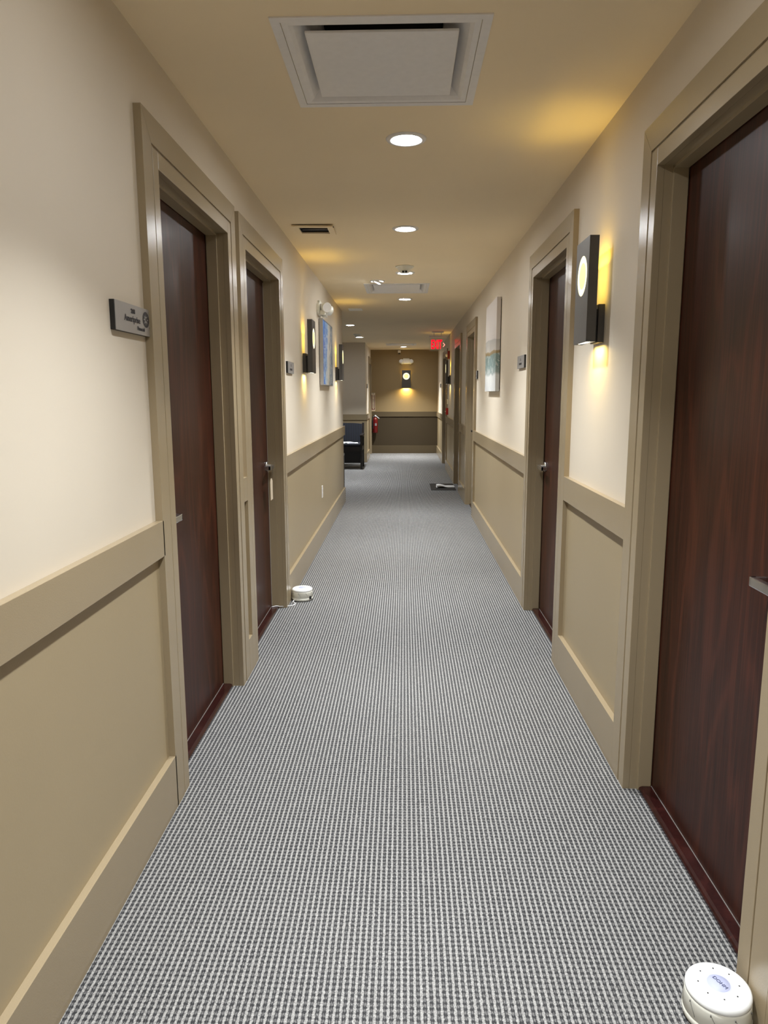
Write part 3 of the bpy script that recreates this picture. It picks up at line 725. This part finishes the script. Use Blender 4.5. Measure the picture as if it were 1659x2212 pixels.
# ---------------------------------------------------------------- floor mat and newspaper by the fourth right door
bm = newbm(); bx(bm, -.185, .185, -.375, .375, 0, .006, .002); slab(bm, (-.185, .185), (-.375, .375), [(-.16, .16, -.35, .35)], .006, .008, 'z')
tag(obj('boot_tray', bm, M['mat'], None, (.590, 10.90, 0)), 'black rubber floor mat on the carpet by the fourth right door', 'mat')
bm = newbm()
for q, (z0, dx) in enumerate(((0.0, 0), (.005, .006), (.010, .002))):
    N = 14; vs = []
    for i in range(N+1):
        u = i/N; x = -.13+.27*u+dx
        z = z0+.002+.022*max(0, sin(u*5.2+q*.4))
        vs.append([bm.verts.new((x, y*(1-.10*u), z+hh)) for y in (-.10, .10) for hh in (0, .004)])
    for a, b in zip(vs, vs[1:]):
        for f in ((0, 1, 3, 2),):
            bm.faces.new([a[1], b[1], b[3], a[3]]); bm.faces.new([a[0], a[2], b[2], b[0]]); bm.faces.new([a[0], b[0], b[1], a[1]]); bm.faces.new([a[2], a[3], b[3], b[2]])
    bm.faces.new([vs[0][k_] for k_ in (0, 1, 3, 2)]); bm.faces.new([vs[-1][k_] for k_ in (2, 3, 1, 0)])
tag(obj('newspaper', bm, M['paper'], None, (.625, 10.83, .008)), 'crumpled white newspaper lying on the black floor mat', 'newspaper')

# ---------------------------------------------------------------- chair and side table in the alcove
t = thing('armchair', 'black wooden armchair with blue striped back facing down the corridor', 'chair', (-1.105, 13.85, 0))
HW = .295
for sx in (-1, 1):
    bm = newbm(); bx(bm, sx*HW-.02, sx*HW+.02, -.32, -.28, 0, .64, .004); obj('leg', bm, M['ebony'], t)
    bm = newbm(); prism(bm, [(.26, 0), (.30, 0), (.30, .45), (.37, .86), (.335, .86), (.26, .45)], sx*HW-.02, sx*HW+.02, 'x'); obj('leg', bm, M['ebony'], t)
    bm = newbm(); prism(bm, [(-.33, .62), (-.33, .65), (.29, .66), (.31, .63)], sx*HW-.028, sx*HW+.028, 'x'); obj('armrest', bm, M['ebony'], t)
bm = newbm(); bx(bm, -HW+.02, HW-.02, -.315, -.29, .35, .43); bx(bm, -HW+.02, HW-.02, .27, .29, .35, .43)
for sx in (-1, 1): bx(bm, sx*HW-.012, sx*HW+.012, -.29, .27, .35, .43)
obj('seat_frame', bm, M['ebony'], t)
bm = newbm(); bx(bm, -HW+.02, HW-.02, .262, .274, .07, .36); obj('dark_underseat_sheet', bm, M['ebony'], t)  # dark sheet between the rear legs, below the seat
bm = newbm(); bx(bm, -HW+.022, HW-.022, -.32, .27, .43, .485, .018); obj('seat', bm, M['fabric'], t)
bm = newbm()
N = 12; fr = []
for i in range(N+1):
    u = -1+2*i/N; zt = .855-.018*(1-u*u)*-1 - .018; x = u*(HW-.022)
    yb = .30+.02*(1-u*u)
    fr.append([bm.verts.new((x, yb-.045+.0, .47)), bm.verts.new((x, yb+.02, zt)), bm.verts.new((x, yb+.06, zt)), bm.verts.new((x, yb-.005, .47))])
for a, b in zip(fr, fr[1:]):
    for k_ in range(4): bm.faces.new([a[k_], b[k_], b[(k_+1) % 4], a[(k_+1) % 4]])
bm.faces.new(fr[0][::-1]); bm.faces.new(fr[-1]); bmesh.ops.recalc_face_normals(bm, faces=bm.faces[:])
obj('backrest', bm, M['fabric'], t)
mags = [((-.99, 13.72, .487), .12, 'white magazine on the right half of the black armchair seat'), ((-1.22, 13.73, .487), -.20, 'white magazine on the left half of the black armchair seat'),
        ((-1.09, 13.80, .494), .5, 'white magazine lying across two others on the armchair seat')]
for loc, rz, lab in mags:
    t = thing('magazine', lab, 'magazine', loc, rz, 'magazines on the armchair seat')
    bm = newbm(); bx(bm, -.105, .105, -.14, .14, 0, .006, .001); obj('pages', bm, M['paper'], t)
    bm = newbm(); bx(bm, -.105, .105, -.14, .14, .006, .0068); bx(bm, -.06, .05, -.10, -.02, .0068, .0072, 0, 1); obj('cover', bm, [M['paper'], M['inkgrey']], t)
t = thing('side_table', 'black side table edge showing past the end of the left wall', 'table', (-1.19, 10.62, 0))
bm = newbm(); bx(bm, -.28, .28, -.28, .28, .49, .525, .004); obj('table_top', bm, M['ebony'], t)
for sx in (-1, 1):
    for sy in (-1, 1):
        bm = newbm(); bx(bm, sx*.255-.022, sx*.255+.022, sy*.255-.022, sy*.255+.022, 0, .49, .003); obj('leg', bm, M['ebony'], t)
bm = newbm(); slab(bm, (-.25, .25), (-.25, .25), [(-.23, .23, -.23, .23)], .42, .49, 'z'); obj('apron', bm, M['ebony'], t)
